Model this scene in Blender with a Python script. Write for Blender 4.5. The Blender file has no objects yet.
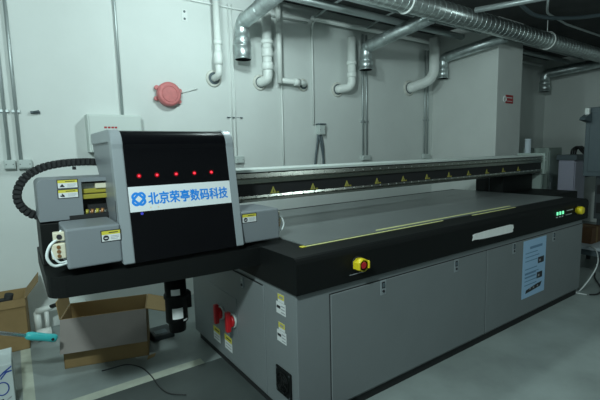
import bpy, bmesh, math, random
from mathutils import Vector, Matrix
random.seed(4)
S = bpy.context.scene
COL = S.collection
PI = math.pi

# ------------------------------------------------------------------ materials
def mat(name, col, rough=.5, metal=0., noise=0., nscale=8., spec=.5, emit=None, estr=0., bump=0., bscale=40.):
    m = bpy.data.materials.new(name); m.use_nodes = True
    nt = m.node_tree; b = nt.nodes['Principled BSDF']
    b.inputs['Base Color'].default_value = (*col, 1)
    b.inputs['Roughness'].default_value = rough
    b.inputs['Metallic'].default_value = metal
    b.inputs['Specular IOR Level'].default_value = spec
    if emit:
        b.inputs['Emission Color'].default_value = (*emit, 1)
        b.inputs['Emission Strength'].default_value = estr
    if noise or bump:
        tc = nt.nodes.new('ShaderNodeTexCoord')
    if noise:
        n = nt.nodes.new('ShaderNodeTexNoise'); n.inputs['Scale'].default_value = nscale
        n.inputs['Detail'].default_value = 6; n.inputs['Roughness'].default_value = .6
        r = nt.nodes.new('ShaderNodeMapRange')
        r.inputs['From Min'].default_value = .3; r.inputs['From Max'].default_value = .7
        r.inputs['To Min'].default_value = 1 - noise; r.inputs['To Max'].default_value = 1 + noise
        x = nt.nodes.new('ShaderNodeVectorMath'); x.operation = 'SCALE'
        x.inputs[0].default_value = col
        nt.links.new(tc.outputs['Object'], n.inputs['Vector'])
        nt.links.new(n.outputs['Fac'], r.inputs['Value'])
        nt.links.new(r.outputs['Result'], x.inputs['Scale'])
        nt.links.new(x.outputs['Vector'], b.inputs['Base Color'])
    if bump:
        n2 = nt.nodes.new('ShaderNodeTexNoise'); n2.inputs['Scale'].default_value = bscale
        n2.inputs['Detail'].default_value = 4
        bp = nt.nodes.new('ShaderNodeBump'); bp.inputs['Strength'].default_value = bump
        bp.inputs['Distance'].default_value = .004
        nt.links.new(tc.outputs['Object'], n2.inputs['Vector'])
        nt.links.new(n2.outputs['Fac'], bp.inputs['Height'])
        nt.links.new(bp.outputs['Normal'], b.inputs['Normal'])
    return m

M = dict(
    wall=mat('wall_paint', (.66, .70, .68), .75, noise=.035, nscale=1.6, bump=.12, bscale=30),
    backwall=mat('darkened_front_wall', (.16, .17, .17), .85, noise=.15, nscale=2),  # unseen wall behind the camera, darkened so black parts reflect less
    pier=mat('pier_paint', (.60, .63, .61), .75, noise=.04, nscale=2),
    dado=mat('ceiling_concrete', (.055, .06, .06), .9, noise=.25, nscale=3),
    floor=mat('floor_epoxy', (.25, .285, .28), .42, noise=.16, nscale=2.2, bump=.05, bscale=6),
    floor2=mat('paler_floor_epoxy', (.30, .345, .335), .42, noise=.22, nscale=1.6, bump=.05, bscale=6),  # paler tone than the aisle, used for the right-hand floor
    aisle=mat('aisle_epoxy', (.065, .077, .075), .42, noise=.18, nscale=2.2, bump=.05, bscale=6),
    line=mat('floor_line_paint', (.47, .50, .42), .5, noise=.12, nscale=9),
    grey=mat('grey_painted_steel', (.185, .205, .212), .42, noise=.03, nscale=5),
    hood=mat('silver_grey_panel', (.20, .222, .24), .38, noise=.02, nscale=5),
    frame=mat('silver_frame', (.31, .345, .365), .35, metal=.2),
    black=mat('black_powder_coat', (.006, .007, .007), .55, spec=.2),
    dark=mat('matte_black', (.010, .011, .012), .7),
    gloss=mat('smoked_black_acrylic', (.003, .003, .004), .13, spec=.35),
    plate=mat('table_plate', (.15, .165, .165), .34, noise=.05, nscale=3),
    steel=mat('rail_steel', (.40, .41, .37), .24, metal=1.),
    boltm=mat('bright_bolt', (.55, .57, .55), .35, metal=.5),
    galv=mat('galvanised_duct', (.56, .62, .62), .36, metal=.85, noise=.22, nscale=14),
    duct=mat('aluminium_foil_duct', (.42, .46, .45), .33, metal=.9, noise=.3, nscale=18),
    cond=mat('steel_conduit', (.42, .47, .47), .4, metal=.5),
    whitec=mat('white_conduit', (.72, .76, .74), .5),
    pvc=mat('white_pvc', (.74, .78, .75), .4, noise=.05, nscale=9),
    flange=mat('dirty_flange', (.62, .63, .58), .7, noise=.2, nscale=22),
    panel=mat('panel_enamel', (.60, .66, .63), .45),
    jbox=mat('box_enamel', (.50, .56, .54), .5),
    red=mat('faded_red_bell', (.56, .17, .17), .45, noise=.12, nscale=20),
    redp=mat('red_plastic', (.50, .015, .02), .35),
    yel=mat('yellow_plastic', (.75, .60, .02), .35),
    stick_y=mat('sticker_yellow', (.62, .55, .06), .5),
    stick_w=mat('sticker_white', (.68, .70, .70), .5),
    ink=mat('sticker_ink', (.02, .02, .025), .6),
    grayink=mat('sticker_print', (.30, .31, .33), .6),
    brass=mat('yellow_bar', (.38, .33, .05), .35, metal=.2),
    brass2=mat('dull_yellow_sticker', (.36, .33, .07), .5),
    copper=mat('copper_fitting', (.35, .17, .07), .4, metal=.5),
    tape=mat('white_tape', (.86, .87, .85), .6, noise=.06, nscale=20),
    ytape=mat('yellow_strip', (.82, .82, .36), .45),
    banner=mat('banner_film', (.70, .74, .76), .45),
    blue=mat('banner_blue', (.015, .23, .74), .45),
    orange=mat('faint_orange', (.72, .60, .48), .6),
    led=mat('red_led', (.3, .0, .0), .3, emit=(1, .03, .05), estr=4),
    lens=mat('red_halo_glow', (.22, .004, .008), .25, emit=(1, .01, .03), estr=.10),  # dim emissive disc, paints the glow around each red LED
    bled=mat('blue_led', (.01, .01, .2), .3, emit=(.12, .15, 1), estr=.35),
    gled=mat('green_led', (.02, .3, .1), .3, emit=(.2, 1, .5), estr=1.1),
    card=mat('corrugated_card', (.25, .165, .07), .8, noise=.10, nscale=6),
    cardi=mat('card_inside', (.31, .21, .09), .8, noise=.08, nscale=6),
    cardg=mat('printed_flap', (.225, .20, .185), .75, noise=.05, nscale=6),
    cardb=mat('brown_card', (.13, .065, .03), .8, noise=.1, nscale=8),
    boxw=mat('white_carton', (.52, .58, .58), .6, noise=.04, nscale=5),
    navy=mat('navy_print', (.03, .07, .30), .6),
    turq=mat('turquoise_grip', (.05, .50, .52), .4),
    chrome=mat('broom_tube', (.62, .64, .64), .25, metal=.8),
    cream=mat('cream_connector', (.66, .62, .48), .5),
    tube=mat('clear_white_tube', (.72, .78, .78), .3),
    poster=mat('blue_white_paper', (.34, .53, .74), .6),
    postink=mat('poster_print', (.13, .25, .40), .6),
    slate=mat('slate_blue_steel', (.085, .115, .13), .5),
    slate2=mat('dark_slate_steel', (.04, .05, .055), .5),
    sage=mat('sage_steel', (.33, .40, .37), .5),
    lav=mat('lavender_panel', (.40, .40, .50), .5),
    bench=mat('bench_white', (.45, .50, .54), .5),
    sign_r=mat('sign_red', (.40, .025, .03), .5),
    cable=mat('black_rubber', (.02, .02, .022), .5),
    wcable=mat('white_cable', (.62, .66, .66), .45),
    blade=mat('pale_post', (.62, .70, .76), .4),
)

# ------------------------------------------------------------------ mesh building
class B:
    """collects shapes (world coordinates) in one mesh"""
    def __init__(s): s.bm = bmesh.new(); s.mats = []
    def mi(s, m):
        if m not in s.mats: s.mats.append(m)
        return s.mats.index(m)
    def _tag(s, faces, m, smooth=False):
        i = s.mi(m)
        for f in faces: f.material_index = i; f.smooth = smooth
    def box(s, x0, x1, y0, y1, z0, z1, m, bev=0., seg=2, xf=None, keep=None):
        b = bmesh.new()
        v = [b.verts.new((x, y, z)) for x in (x0, x1) for y in (y0, y1) for z in (z0, z1)]
        for q in ((0, 1, 3, 2), (4, 6, 7, 5), (0, 4, 5, 1), (2, 3, 7, 6), (0, 2, 6, 4), (1, 5, 7, 3)):
            b.faces.new([v[i] for i in q])
        bmesh.ops.recalc_face_normals(b, faces=b.faces)
        if bev:
            es = [e for e in b.edges if keep is None or keep(e)]
            bmesh.ops.bevel(b, geom=es, offset=bev, segments=seg, profile=.5, affect='EDGES')
        s.merge(b, m, xf)
        return s
    def merge(s, b, m, xf=None, smooth=False):
        i = s.mi(m); mp = {}
        for v in b.verts:
            mp[v] = s.bm.verts.new(xf @ v.co if xf else v.co)
        for f in b.faces:
            nf = s.bm.faces.new([mp[v] for v in f.verts]); nf.material_index = i; nf.smooth = smooth
        b.free()
    def prism(s, pts, axis, a, b_, m, smooth=False):
        """outline pts (2-tuples) extruded along axis 0/1/2 from a to b_"""
        def P(p, t):
            return {0: (t, p[0], p[1]), 1: (p[0], t, p[1]), 2: (p[0], p[1], t)}[axis]
        b = bmesh.new()
        A = [b.verts.new(P(p, a)) for p in pts]; C = [b.verts.new(P(p, b_)) for p in pts]
        n = len(pts)
        b.faces.new(A); b.faces.new(C[::-1])
        for i in range(n): b.faces.new((A[i], A[(i + 1) % n], C[(i + 1) % n], C[i]))
        bmesh.ops.recalc_face_normals(b, faces=b.faces)
        s.merge(b, m)
        return s
    def tube(s, path, r, m, n=12, caps=True, smooth=True):
        """round tube along a path; r number or list"""
        P = [Vector(p) for p in path]
        R = r if isinstance(r, (list, tuple)) else [r] * len(P)
        T = []
        for i in range(len(P)):
            a = P[max(i - 1, 0)]; c = P[min(i + 1, len(P) - 1)]
            d = (c - a)
            T.append(d.normalized() if d.length > 1e-9 else (T[-1] if T else Vector((0, 0, 1))))
        up = Vector((0, 0, 1)) if abs(T[0].z) < .9 else Vector((1, 0, 0))
        N = (up - T[0] * up.dot(T[0])).normalized()
        rings = []; idx = s.mi(m)
        for i in range(len(P)):
            if i:
                N = N - T[i] * N.dot(T[i]); N.normalize()
            Q = T[i].cross(N)
            rings.append([s.bm.verts.new(P[i] + (N * math.cos(2 * PI * k / n) + Q * math.sin(2 * PI * k / n)) * R[i]) for k in range(n)])
        for i in range(len(P) - 1):
            for k in range(n):
                f = s.bm.faces.new((rings[i][k], rings[i][(k + 1) % n], rings[i + 1][(k + 1) % n], rings[i + 1][k]))
                f.material_index = idx; f.smooth = smooth
        if caps:
            for rg in (rings[0][::-1], rings[-1]):
                f = s.bm.faces.new(rg); f.material_index = idx
        return s
    def disc(s, c, axis, r, h, m, n=24):
        c = Vector(c); a = Vector(axis).normalized()
        return s.tube([c, c + a * h], r, m, n, smooth=True)
    def quad(s, o, u, v, x0, x1, y0, y1, m, off=0.):
        """rectangle in the plane o + u*x + v*y, lifted by off along u×v"""
        o = Vector(o); u = Vector(u).normalized(); v = Vector(v).normalized(); w = u.cross(v) * off
        f = s.bm.faces.new([s.bm.verts.new(o + u * x + v * y + w) for x, y in ((x0, y0), (x1, y0), (x1, y1), (x0, y1))])
        f.material_index = s.mi(m)
        return s
    def poly(s, o, u, v, pts, m, off=0.):
        o = Vector(o); u = Vector(u).normalized(); v = Vector(v).normalized(); w = u.cross(v) * off
        f = s.bm.faces.new([s.bm.verts.new(o + u * x + v * y + w) for x, y in pts])
        f.material_index = s.mi(m)
        return s
    def slab(s, o, u, v, x0, x1, y0, y1, t, m):
        """thin plate standing on the plane"""
        o = Vector(o); u = Vector(u).normalized(); v = Vector(v).normalized(); w = u.cross(v)
        b = bmesh.new()
        A = [b.verts.new(o + u * x + v * y) for x, y in ((x0, y0), (x1, y0), (x1, y1), (x0, y1))]
        C = [b.verts.new(q.co + w * t) for q in A]
        b.faces.new(A[::-1]); b.faces.new(C)
        for i in range(4): b.faces.new((A[i], A[(i + 1) % 4], C[(i + 1) % 4], C[i]))
        s.merge(b, m)
        return s

def link(name, b, parent=None, base=None):
    me = bpy.data.meshes.new(name)
    b.bm.normal_update()
    if parent is not None:
        org = Vector(parent['_o'])
    else:
        if base is None:
            lo = [min(v.co[i] for v in b.bm.verts) for i in range(3)]; hi = [max(v.co[i] for v in b.bm.verts) for i in range(3)]
            base = ((lo[0] + hi[0]) / 2, (lo[1] + hi[1]) / 2, lo[2])
        org = Vector(base)
    for v in b.bm.verts: v.co -= org
    b.bm.to_mesh(me); b.bm.free()
    for m in b.mats: me.materials.append(M[m] if isinstance(m, str) else m)
    o = bpy.data.objects.new(name, me); COL.objects.link(o)
    if parent is not None: o.parent = parent
    else: o.location = org
    o['_o'] = tuple(org)
    return o

def thing(name, label, cat, base, group=None):
    o = bpy.data.objects.new(name, None); COL.objects.link(o)
    o.location = base; o['_o'] = tuple(base); o['label'] = label; o['category'] = cat
    o.empty_display_size = .1
    if group: o['group'] = group
    return o
def tag(o, label, cat, group=None):
    o['label'] = label; o['category'] = cat
    if group: o['group'] = group
    return o
def struct(name, b, base=None):
    o = link(name, b, base=base); o['kind'] = 'structure'
    return o
def arc(c, r, a0, a1, n, ua, va):
    c = Vector(c); ua = Vector(ua); va = Vector(va)
    return [c + ua * (r * math.cos(math.radians(a0 + (a1 - a0) * i / n))) + va * (r * math.sin(math.radians(a0 + (a1 - a0) * i / n))) for i in range(n + 1)]
def spline(pts, n=8):
    """Catmull-Rom through pts"""
    P = [Vector(p) for p in pts]; P = [P[0] * 2 - P[1]] + P + [P[-1] * 2 - P[-2]]
    out = []
    for i in range(1, len(P) - 2):
        for k in range(n):
            t = k / n; a, b, c, d = P[i - 1], P[i], P[i + 1], P[i + 2]
            out.append(.5 * ((2 * b) + (c - a) * t + (2 * a - 5 * b + 4 * c - d) * t * t + (3 * b - a - 3 * c + d) * t ** 3))
    out.append(P[-2]); return out
def bend(pts, r, n=6):
    """polyline with rounded corners"""
    P = [Vector(p) for p in pts]; out = [P[0]]
    for i in range(1, len(P) - 1):
        a = (P[i - 1] - P[i]).normalized(); c = (P[i + 1] - P[i]).normalized()
        rr = min(r, (P[i - 1] - P[i]).length * .49, (P[i + 1] - P[i]).length * .49)
        s, e = P[i] + a * rr, P[i] + c * rr
        for k in range(n + 1):
            t = k / n; out.append(s * (1 - t) ** 2 + P[i] * 2 * t * (1 - t) + e * t * t)
    out.append(P[-1]); return out

# ------------------------------------------------------------------ camera
FPX = 410.
yaw, pitch, roll = math.radians(35.0), math.radians(6.855), math.radians(-1.35)
fw = Vector((math.sin(yaw) * math.cos(pitch), math.cos(yaw) * math.cos(pitch), -math.sin(pitch)))
rt = Vector((math.cos(yaw), -math.sin(yaw), 0)); up = rt.cross(fw)
r_ = rt * math.cos(roll) + up * math.sin(roll); u_ = up * math.cos(roll) - rt * math.sin(roll)
cam = bpy.data.cameras.new('camera'); co = bpy.data.objects.new('camera', cam); COL.objects.link(co)
co.matrix_world = Matrix(((r_.x, u_.x, -fw.x, 0), (r_.y, u_.y, -fw.y, 0), (r_.z, u_.z, -fw.z, 1.52), (0, 0, 0, 1)))
cam.sensor_width = 36; cam.lens = 36 * FPX / 600; cam.clip_start = .05
S.camera = co

# ------------------------------------------------------------------ room
YW, XR, XL, YF, ZC = 4.2, 9.25, -3.0, -3.0, 3.25
PX0, PX1, PY = 5.54, 6.19, 3.14
f = B()
xs = [XL, -.065, .0, XR]; ys = [YF, 2.73, 2.815, YW]
for i in range(3):
    for j in range(1, 3):
        m = 'line' if (i == 1 and j >= 1) or (j == 1 and i >= 1 and False) else ('aisle' if j == 0 else 'floor')
        f.box(xs[i], xs[i + 1], ys[j], ys[j + 1], -.1, 0, m)
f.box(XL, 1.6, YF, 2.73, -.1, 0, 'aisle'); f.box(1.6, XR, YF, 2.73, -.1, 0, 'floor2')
struct('floor', f, base=(0, 0, 0))
t = B(); t.box(0, 1.03, 2.73, 2.815, 0, .0012, 'line'); struct('trim_1', t)
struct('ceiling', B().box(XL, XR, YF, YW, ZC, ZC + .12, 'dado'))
struct('wall_back', B().box(XL, XR, YW, YW + .15, 0, ZC, 'wall'), base=(0, YW, 0))
struct('wall_right', B().box(XR, XR + .15, YF, YW + .15, 0, ZC, 'wall'))
struct('wall_left', B().box(XL - .15, XL, YF, YW + .15, 0, ZC, 'wall'))
struct('wall_front', B().box(XL - .15, XR + .15, YF - .15, YF, 0, ZC, 'backwall'))
struct('wall_pier', B().box(PX0, PX1, PY, YW, 0, ZC, 'pier', .008))

# ------------------------------------------------------------------ the flatbed printer
P = thing('flatbed_printer', 'large grey and black flatbed printer with black-fronted carriage at its left end', 'printer', (2.9, 2.4, 0))
def part(name, b, parent=None, label=None):
    o = link(name, b, parent or P)
    if label: o['label'] = label
    return o
X0, X1, Y0, Y1 = 1.145, 4.62, 1.69, 3.2
cab = part('cabinet', B().box(X0, X1, Y0, Y1, .06, .80, 'grey', .004), label='grey painted steel lower cabinet')
part('plinth', B().box(X0 + .02, X1 - .02, Y0 + .014, Y1 - .05, .0, .06, 'dark'), label='black recessed plinth')
# front doors with latches
def latch(x, z, parent):
    b = B()
    b.box(x - .025, x + .025, Y0 - .012, Y0 - .006, z - .045, z + .045, 'frame', .003)
    b.box(x - .013, x + .013, Y0 - .0135, Y0 - .011, z - .004, z + .036, 'ink', .001)
    b.box(x - .009, x + .009, Y0 - .018, Y0 - .012, z + .004, z + .028, 'slate', .002)
    b.disc((x, Y0 - .010, z - .022), (0, -1, 0), .009, .006, 'ink', 12)
    part('latch', b, parent, 'small silver push latch')
for (a, c, lx) in ((1.369, 2.896, (1.775, 2.51)), (2.906, 4.606, (3.297, 3.995))):
    part('door_gap', B().box(a - .005, c + .005, Y0 - .0022, Y0 + .002, .068, .738, 'dark'), cab)
    d = part('front_door', B().box(a, c, Y0 - .010, Y0 + .002, .075, .732, 'grey', .003))
    for x in lx: latch(x, .688, d)
# left side door
sd = part('side_door', B().box(X0 - .006, X0 + .002, 2.02, 3.12, .075, .742, 'grey', .003))
lb = B(); lb.box(X0 - .014, X0 - .005, 2.264, 2.296, .665, .735, 'frame', .003); lb.disc((X0 - .013, 2.28, .685), (-1, 0, 0), .009, .005, 'ink', 12)
lb.disc((X0 - .013, 2.28, .716), (-1, 0, 0), .007, .004, 'jbox', 12)
part('keyhole_latch', lb, sd, 'small silver keyhole latch')
sp = part('switch_plate', B().box(X0 - .010, X0 - .005, 2.38, 2.86, .30, .56, 'grey', .002), sd)
for (y, z) in ((2.615, .395), (2.425, .400)):
    k = B(); k.disc((X0 - .010, y, z), (-1, 0, 0), .048, .014, 'jbox', 24); k.disc((X0 - .024, y, z), (-1, 0, 0), .040, .016, 'redp', 24)
    k.box(X0 - .072, X0 - .038, y - .017, y + .017, z - .070, z + .070, 'redp', .008)
    part('rotary_switch', k, sd, 'red rotary isolator switch')

def sticker(parent, o, u, v, w, h, icon='tri', name='warning_label', frac=.36, vertical=False):
    b = B(); e = .0012
    b.slab(o, u, v, -w / 2 - .004, w / 2 + .004, -h / 2 - .004, h / 2 + .004, e, 'ink')
    b.quad(o, u, v, -w / 2, w / 2, -h / 2, h / 2 - h * frac, 'stick_w', e + .0006)
    b.quad(o, u, v, -w / 2, w / 2, h / 2 - h * frac, h / 2, 'stick_y', e + .0006)
    yb = h / 2 - h * frac
    hh = h * (1 - frac)
    b.quad(o, u, v, -w * .12, w * .38, yb + h * frac * .38, yb + h * frac * .62, 'ink', e + .0010)
    if icon == 'tri':
        b.poly(o, u, v, [(-w * .42, -h / 2 + hh * .2), (-w * .14, -h / 2 + hh * .2), (-w * .28, -h / 2 + hh * .85)], 'ink', e + .0010)
    elif icon == 'disc':
        b.poly(o, u, v, [(-w * .28 + .42 * hh * math.cos(a), -h / 2 + hh * .5 + .42 * hh * math.sin(a)) for a in [2 * PI * i / 16 for i in range(16)]], 'ink', e + .0010)
        b.quad(o, u, v, -w * .36, -w * .2, -h / 2 + hh * .4, -h / 2 + hh * .55, 'stick_w', e + .0014)
    elif icon == 'hand':
        b.poly(o, u, v, [(-w * .40, -h / 2 + hh * .25), (-w * .18, -h / 2 + hh * .15), (-w * .20, -h / 2 + hh * .5), (-w * .30, -h / 2 + hh * .85), (-w * .34, -h / 2 + hh * .8), (-w * .32, -h / 2 + hh * .5), (-w * .42, -h / 2 + hh * .5)], 'ink', e + .0010)
    for i in range(3):
        yy = -h / 2 + hh * (.25 + .22 * i)
        b.quad(o, u, v, -w * .02, w * (.42 - .07 * (i == 0)), yy, yy + hh * .07, 'grayink', e + .0010)
    return part(name, b, parent, 'yellow and white warning label')
# labels below the switches (yellow header on white) and the two at the corner
UL, VZ = (0, -1, 0), (0, 0, 1)
part('seam', B().box(X0 - .008, X0 - .004, 2.03, 2.42, .744, .750, 'dark'), cab, 'dark seam')
for (y, z) in ((2.735, .19), (2.538, .195)):
    b = B(); o = (X0 - .007, y, z)
    b.slab(o, UL, VZ, -.058, .058, -.052, .052, .001, 'stick_w'); b.quad(o, UL, VZ, -.058, .058, .010, .052, 'stick_y', .0016)
    b.quad(o, UL, VZ, -.03, .045, .026, .036, 'ink', .0022)
    for i in range(2): b.quad(o, UL, VZ, -.045, .045, -.035 + .022 * i, -.029 + .022 * i, 'grayink', .0016)
    part('switch_label', b, sd, 'yellow and white switch label')
for z in (.685, .522):
    b = B(); o = (X0 - .001, 1.835, z)
    b.slab(o, UL, VZ, -.034, .030, .012, .058, .001, 'stick_w'); b.quad(o, UL, VZ, -.034, .030, .028, .058, 'stick_y', .0016)
    b.quad(o, UL, VZ, -.02, .018, .036, .048, 'grayink', .0022)
    b.slab(o, UL, VZ, -.052, .042, -.056, .010, .0014, 'stick_w')
    b.quad(o, UL, VZ, -.046, -.008, -.026, -.010, 'ink', .0022)
    for i in range(3): b.quad(o, UL, VZ, -.002, .036, -.046 + .018 * i, -.040 + .018 * i, 'grayink', .0022)
    part('safety_label', b, cab, 'yellow and white safety label')
# fan grille
g = B(); yc, zc = 1.828, .238
g.box(X0 - .010, X0 + .001, yc - .078, yc + .078, zc - .078, zc + .078, 'black', .008)
for r in (.02, .038, .056): 
    ring = arc((X0 - .014, yc, zc), r, 0, 360, 24, (0, 1, 0), (0, 0, 1)); g.tube(ring, .0035, 'black', 6, caps=False)
for a in range(4):
    d = Vector((0, math.cos(a * PI / 4 + .4), math.sin(a * PI / 4 + .4)))
    g.tube([Vector((X0 - .014, yc, zc)) - d * .066, Vector((X0 - .014, yc, zc)) + d * .066], .003, 'black', 6)
for sy in (-1, 1):
    for sz in (-1, 1): g.disc((X0 - .010, yc + sy * .064, zc + sz * .064), (-1, 0, 0), .006, .003, 'slate2', 10)
part('fan_grille', g, cab, 'black square fan grille')

# apron: black rim around the table, front corner edges rounded
ap = B(); RZ = .9785
ap.prism([(1.668, .782), (1.664, .80), (1.664, .945), (1.668, .962), (1.677, .973), (1.69, RZ), (3.2, RZ), (3.2, .782)], 0, 1.132, 4.675, 'black')
apron = part('apron', ap, label='black rim and apron around the table')
# table plate with grooves
tp = B(); tp.box(1.335, 4.60, 1.868, 3.11, .97, .9865, 'plate', .003)
for x in (2.0, 2.65, 3.3, 3.95): tp.box(x - .0015, x + .0015, 1.88, 3.10, .9862, .9868, 'grey')
part('table_plate', tp, label='flat dark grey vacuum table')
for (a, c, y, w) in ((1.305, 2.58, 1.848, .011), (1.93, 3.60, 1.888, .013), (2.95, 3.60, 1.842, .012)):
    b = B(); zz = .9795 if y < 1.868 else .987
    b.box(a, c, y - w / 2, y + w / 2, zz, zz + .003, 'ytape')
    if a < 1.4: b.box(a - .012, a + .02, y - .012, y + .020, zz, zz + .004, 'stick_y', .001)
    part('edge_strip', b, label='pale yellow strip along the table edge')
# emergency stops
def estop(x, z, s=1.):
    b = B(); y = 1.664
    b.disc((x, y, z), (0, -1, 0), .042 * s, .006, 'ink', 24)
    b.tube([(x, y - .004, z), (x, y - .022, z), (x, y - .024, z), (x, y - .055 * s, z), (x, y - .055 * s, z), (x, y - .020, z)], [v * s for v in (.034, .034, .038, .036, .029, .027)], 'yel', 24, caps=False)
    for sg in (-1, 1): b.box(x + sg * .036 * s - .006, x + sg * .036 * s + .006, y - .062 * s, y - .010, z - .022 * s, z + .022 * s, 'yel', .004)
    o = part('emergency_stop', b, apron, 'yellow guarded emergency stop button')
    k = B(); k.tube([(x, y - .004, z), (x, y - .045 * s, z), (x, y - .047 * s, z), (x, y - .052 * s, z), (x, y - .058 * s, z)], [.014 * s, .014 * s, .024 * s, .024 * s, .016 * s], 'redp', 20)
    part('push_button', k, o, 'red mushroom push button')
estop(1.548, .882, 1.0)
part('emergency_stop_caption', B().box(1.49, 1.60, 1.6625, 1.6645, .822, .826, 'grayink'), apron)
def small_stop(x, z):
    b = B(); y = 1.664
    b.tube([(x, y, z), (x, y - .012, z), (x, y - .012, z), (x, y - .05, z), (x, y - .06, z)], [.030, .030, .038, .038, .028], 'yel', 20)
    b.box(x + .035, x + .075, y - .045, y, z - .022, z + .022, 'yel', .008)
    part('emergency_stop', b, apron, 'yellow button at the right end')
small_stop(4.40, .893)
for i in range(3):
    x = 3.985 + i * .055
    b = B(); b.disc((x, 1.664, .902), (0, -1, 0), .017, .004, 'slate', 16); b.box(x - .010, x + .010, 1.652, 1.660, .888, .917, 'gled', .002)
    part('lit_button', b, apron, 'small green lit push button')
for i in range(3):
    x = 3.995 + i * .055
    part('button_caption', B().box(x - .014, x + .014, 1.6625, 1.6645, .862, .872, 'jbox'), apron)
part('caption_line', B().box(4.17, 4.30, 1.6625, 1.6645, .868, .873, 'jbox').box(4.19, 4.32, 1.6625, 1.6645, .905, .913, 'jbox'), apron)

# left tray, rounded front-left corner
TX0, TY0, TY1, TZ0, TZ1 = .088, 2.03, 2.95, .872, .972
cr = .085
bow = lambda x: TY0 + .085 * (max(0, .95 - x) / .78) ** 1.6
TYL = bow(TX0 + cr)
prof = [(1.14, TY0)] + [(x, bow(x)) for x in (.95, .8, .65, .5, .38, .27)] + [(TX0 + cr - cr * math.sin(a), TYL + cr - cr * math.cos(a)) for a in [PI / 2 * i / 8 for i in range(9)][::1]] + [(TX0, TY1), (1.14, TY1)]
tr = B(); tr.prism(prof, 2, TZ0, TZ1, 'black')
tray = part('carriage_tray', tr, label='black parking tray with a rounded corner')
part('tray_upright', B().box(TX0 + .005, .42, 2.40, 2.78, TZ1, 1.185, 'black', .004), tray)
part('tray', B().box(4.675, 5.45, 2.06, 2.95, .872, .972, 'black', .006), label='black tray at the right end')
part('end_upright', B().box(4.70, 5.40, 2.56, 2.90, .972, 1.17, 'black', .004).box(4.695, 4.701, 2.72, 2.728, .975, 1.165, 'slate2'), label='black upright under the beam')

# beam
BX0, BX1, BY = .30, 5.42, 2.45
bd = part('beam', B().box(BX0, BX1, BY + .02, BY + .28, 1.18, 1.375, 'dark').box(BX0, BX1, BY + .03, BY + .28, 1.375, 1.384, 'dark'), label='black beam with steel guide rails')
part('beam_top_cover', B().box(BX0, BX1, BY - .004, BY + .30, 1.382, 1.402, 'panel', .003), bd, 'pale top cover')
for (z0, z1) in ((1.306, 1.374), (1.181, 1.224)):
    r = B(); zc = (z0 + z1) / 2
    r.prism([(BY + .02, z0), (BY, z0), (BY - .004, zc - .006), (BY + .002, zc), (BY - .004, zc + .006), (BY, z1), (BY + .02, z1)], 0, BX0, BX1 - .02, 'steel')
    x = 1.25
    while x < BX1 - .1:
        r.disc((x, BY + .001, zc + .013), (0, -1, 0), .007, .004, 'boltm', 10); x += .1
    part('guide_rail', r, bd, 'polished steel guide rail')
for x in (1.50, 1.85, 2.19, 2.53, 2.86, 3.19, 3.53, 3.86, 4.20, 4.53, 4.86):
    b = B(); y = BY + .016
    b.prism([(x - .024, 1.228), (x + .024, 1.228), (x, 1.276)], 1, y, y + .004, 'brass2')
    b.prism([(x - .004, 1.234), (x + .004, 1.234), (x, 1.258)], 1, y - .001, y, 'ink')
    b.box(x + .030, x + .046, y, y + .004, 1.228, 1.238, 'brass')
    part('warning_triangle', b, bd, 'yellow triangular warning sticker')
e = B(); e.box(BX1, BX1 + .05, BY - .02, BY + .32, 1.16, 1.42, 'sage', .006)
for z in (1.375, 1.335): e.disc((BX1 + .02, BY - .02, z), (0, -1, 0), .012, .006, 'boltm', 12)
e.box(BX1 + .012, BX1 + .05, BY + .02, BY + .30, .972, 1.16, 'sage')
part('end_plate', e, bd, 'pale grey end plate')

# left end cover of the beam
EC0, EC1, EY = .095, .292, 2.40
cr = .03
pr = [(EC1, 1.195), (EC0, 1.195)] + [(EC0 + cr - cr * math.cos(a), 1.405 - cr + cr * math.sin(a)) for a in [PI / 2 * i / 6 for i in range(7)]] + [(EC1, 1.405)]
ec = B(); ec.prism(pr, 1, EY, EY + .34, 'hood')
ec.box(EC1, .47, EY + .002, EY + .34, 1.385, 1.405, 'hood')
ec.box(EC1, .47, EY + .10, EY + .12, 1.19, 1.385, 'dark')
end = part('beam_end_cover', ec, label='silver grey end cover with rounded corner')
part('ink_rail', B().box(.285, .47, EY + .03, EY + .08, 1.322, 1.345, 'brass', .003).box(.285, .47, EY + .02, EY + .08, 1.292, 1.316, 'brass', .003), end, 'yellow bar in the opening')
part('slot', B().box(.225, .43, EY - .003, EY + .03, 1.192, 1.214, 'dark'), end, 'dark slot')
pn = B()
for i, x in enumerate((.31, .335, .36, .385)): pn.tube([(x, EY + .04, 1.20), (x + .006, EY + .04, 1.235)], .009, 'copper' if i % 2 else 'brass', 10)
part('fitting', pn, end, 'small copper coloured fittings')
pl = B(); pl.box(.36, .42, EY + .02, EY + .05, 1.345, 1.375, 'cream', .004)
part('connector', pl, end)
UX = (1, 0, 0)
sticker(end, (.230, EY, 1.379), UX, VZ, .088, .040, 'tri')
sticker(end, (.229, EY, 1.329), UX, VZ, .088, .040, 'hand')

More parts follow.
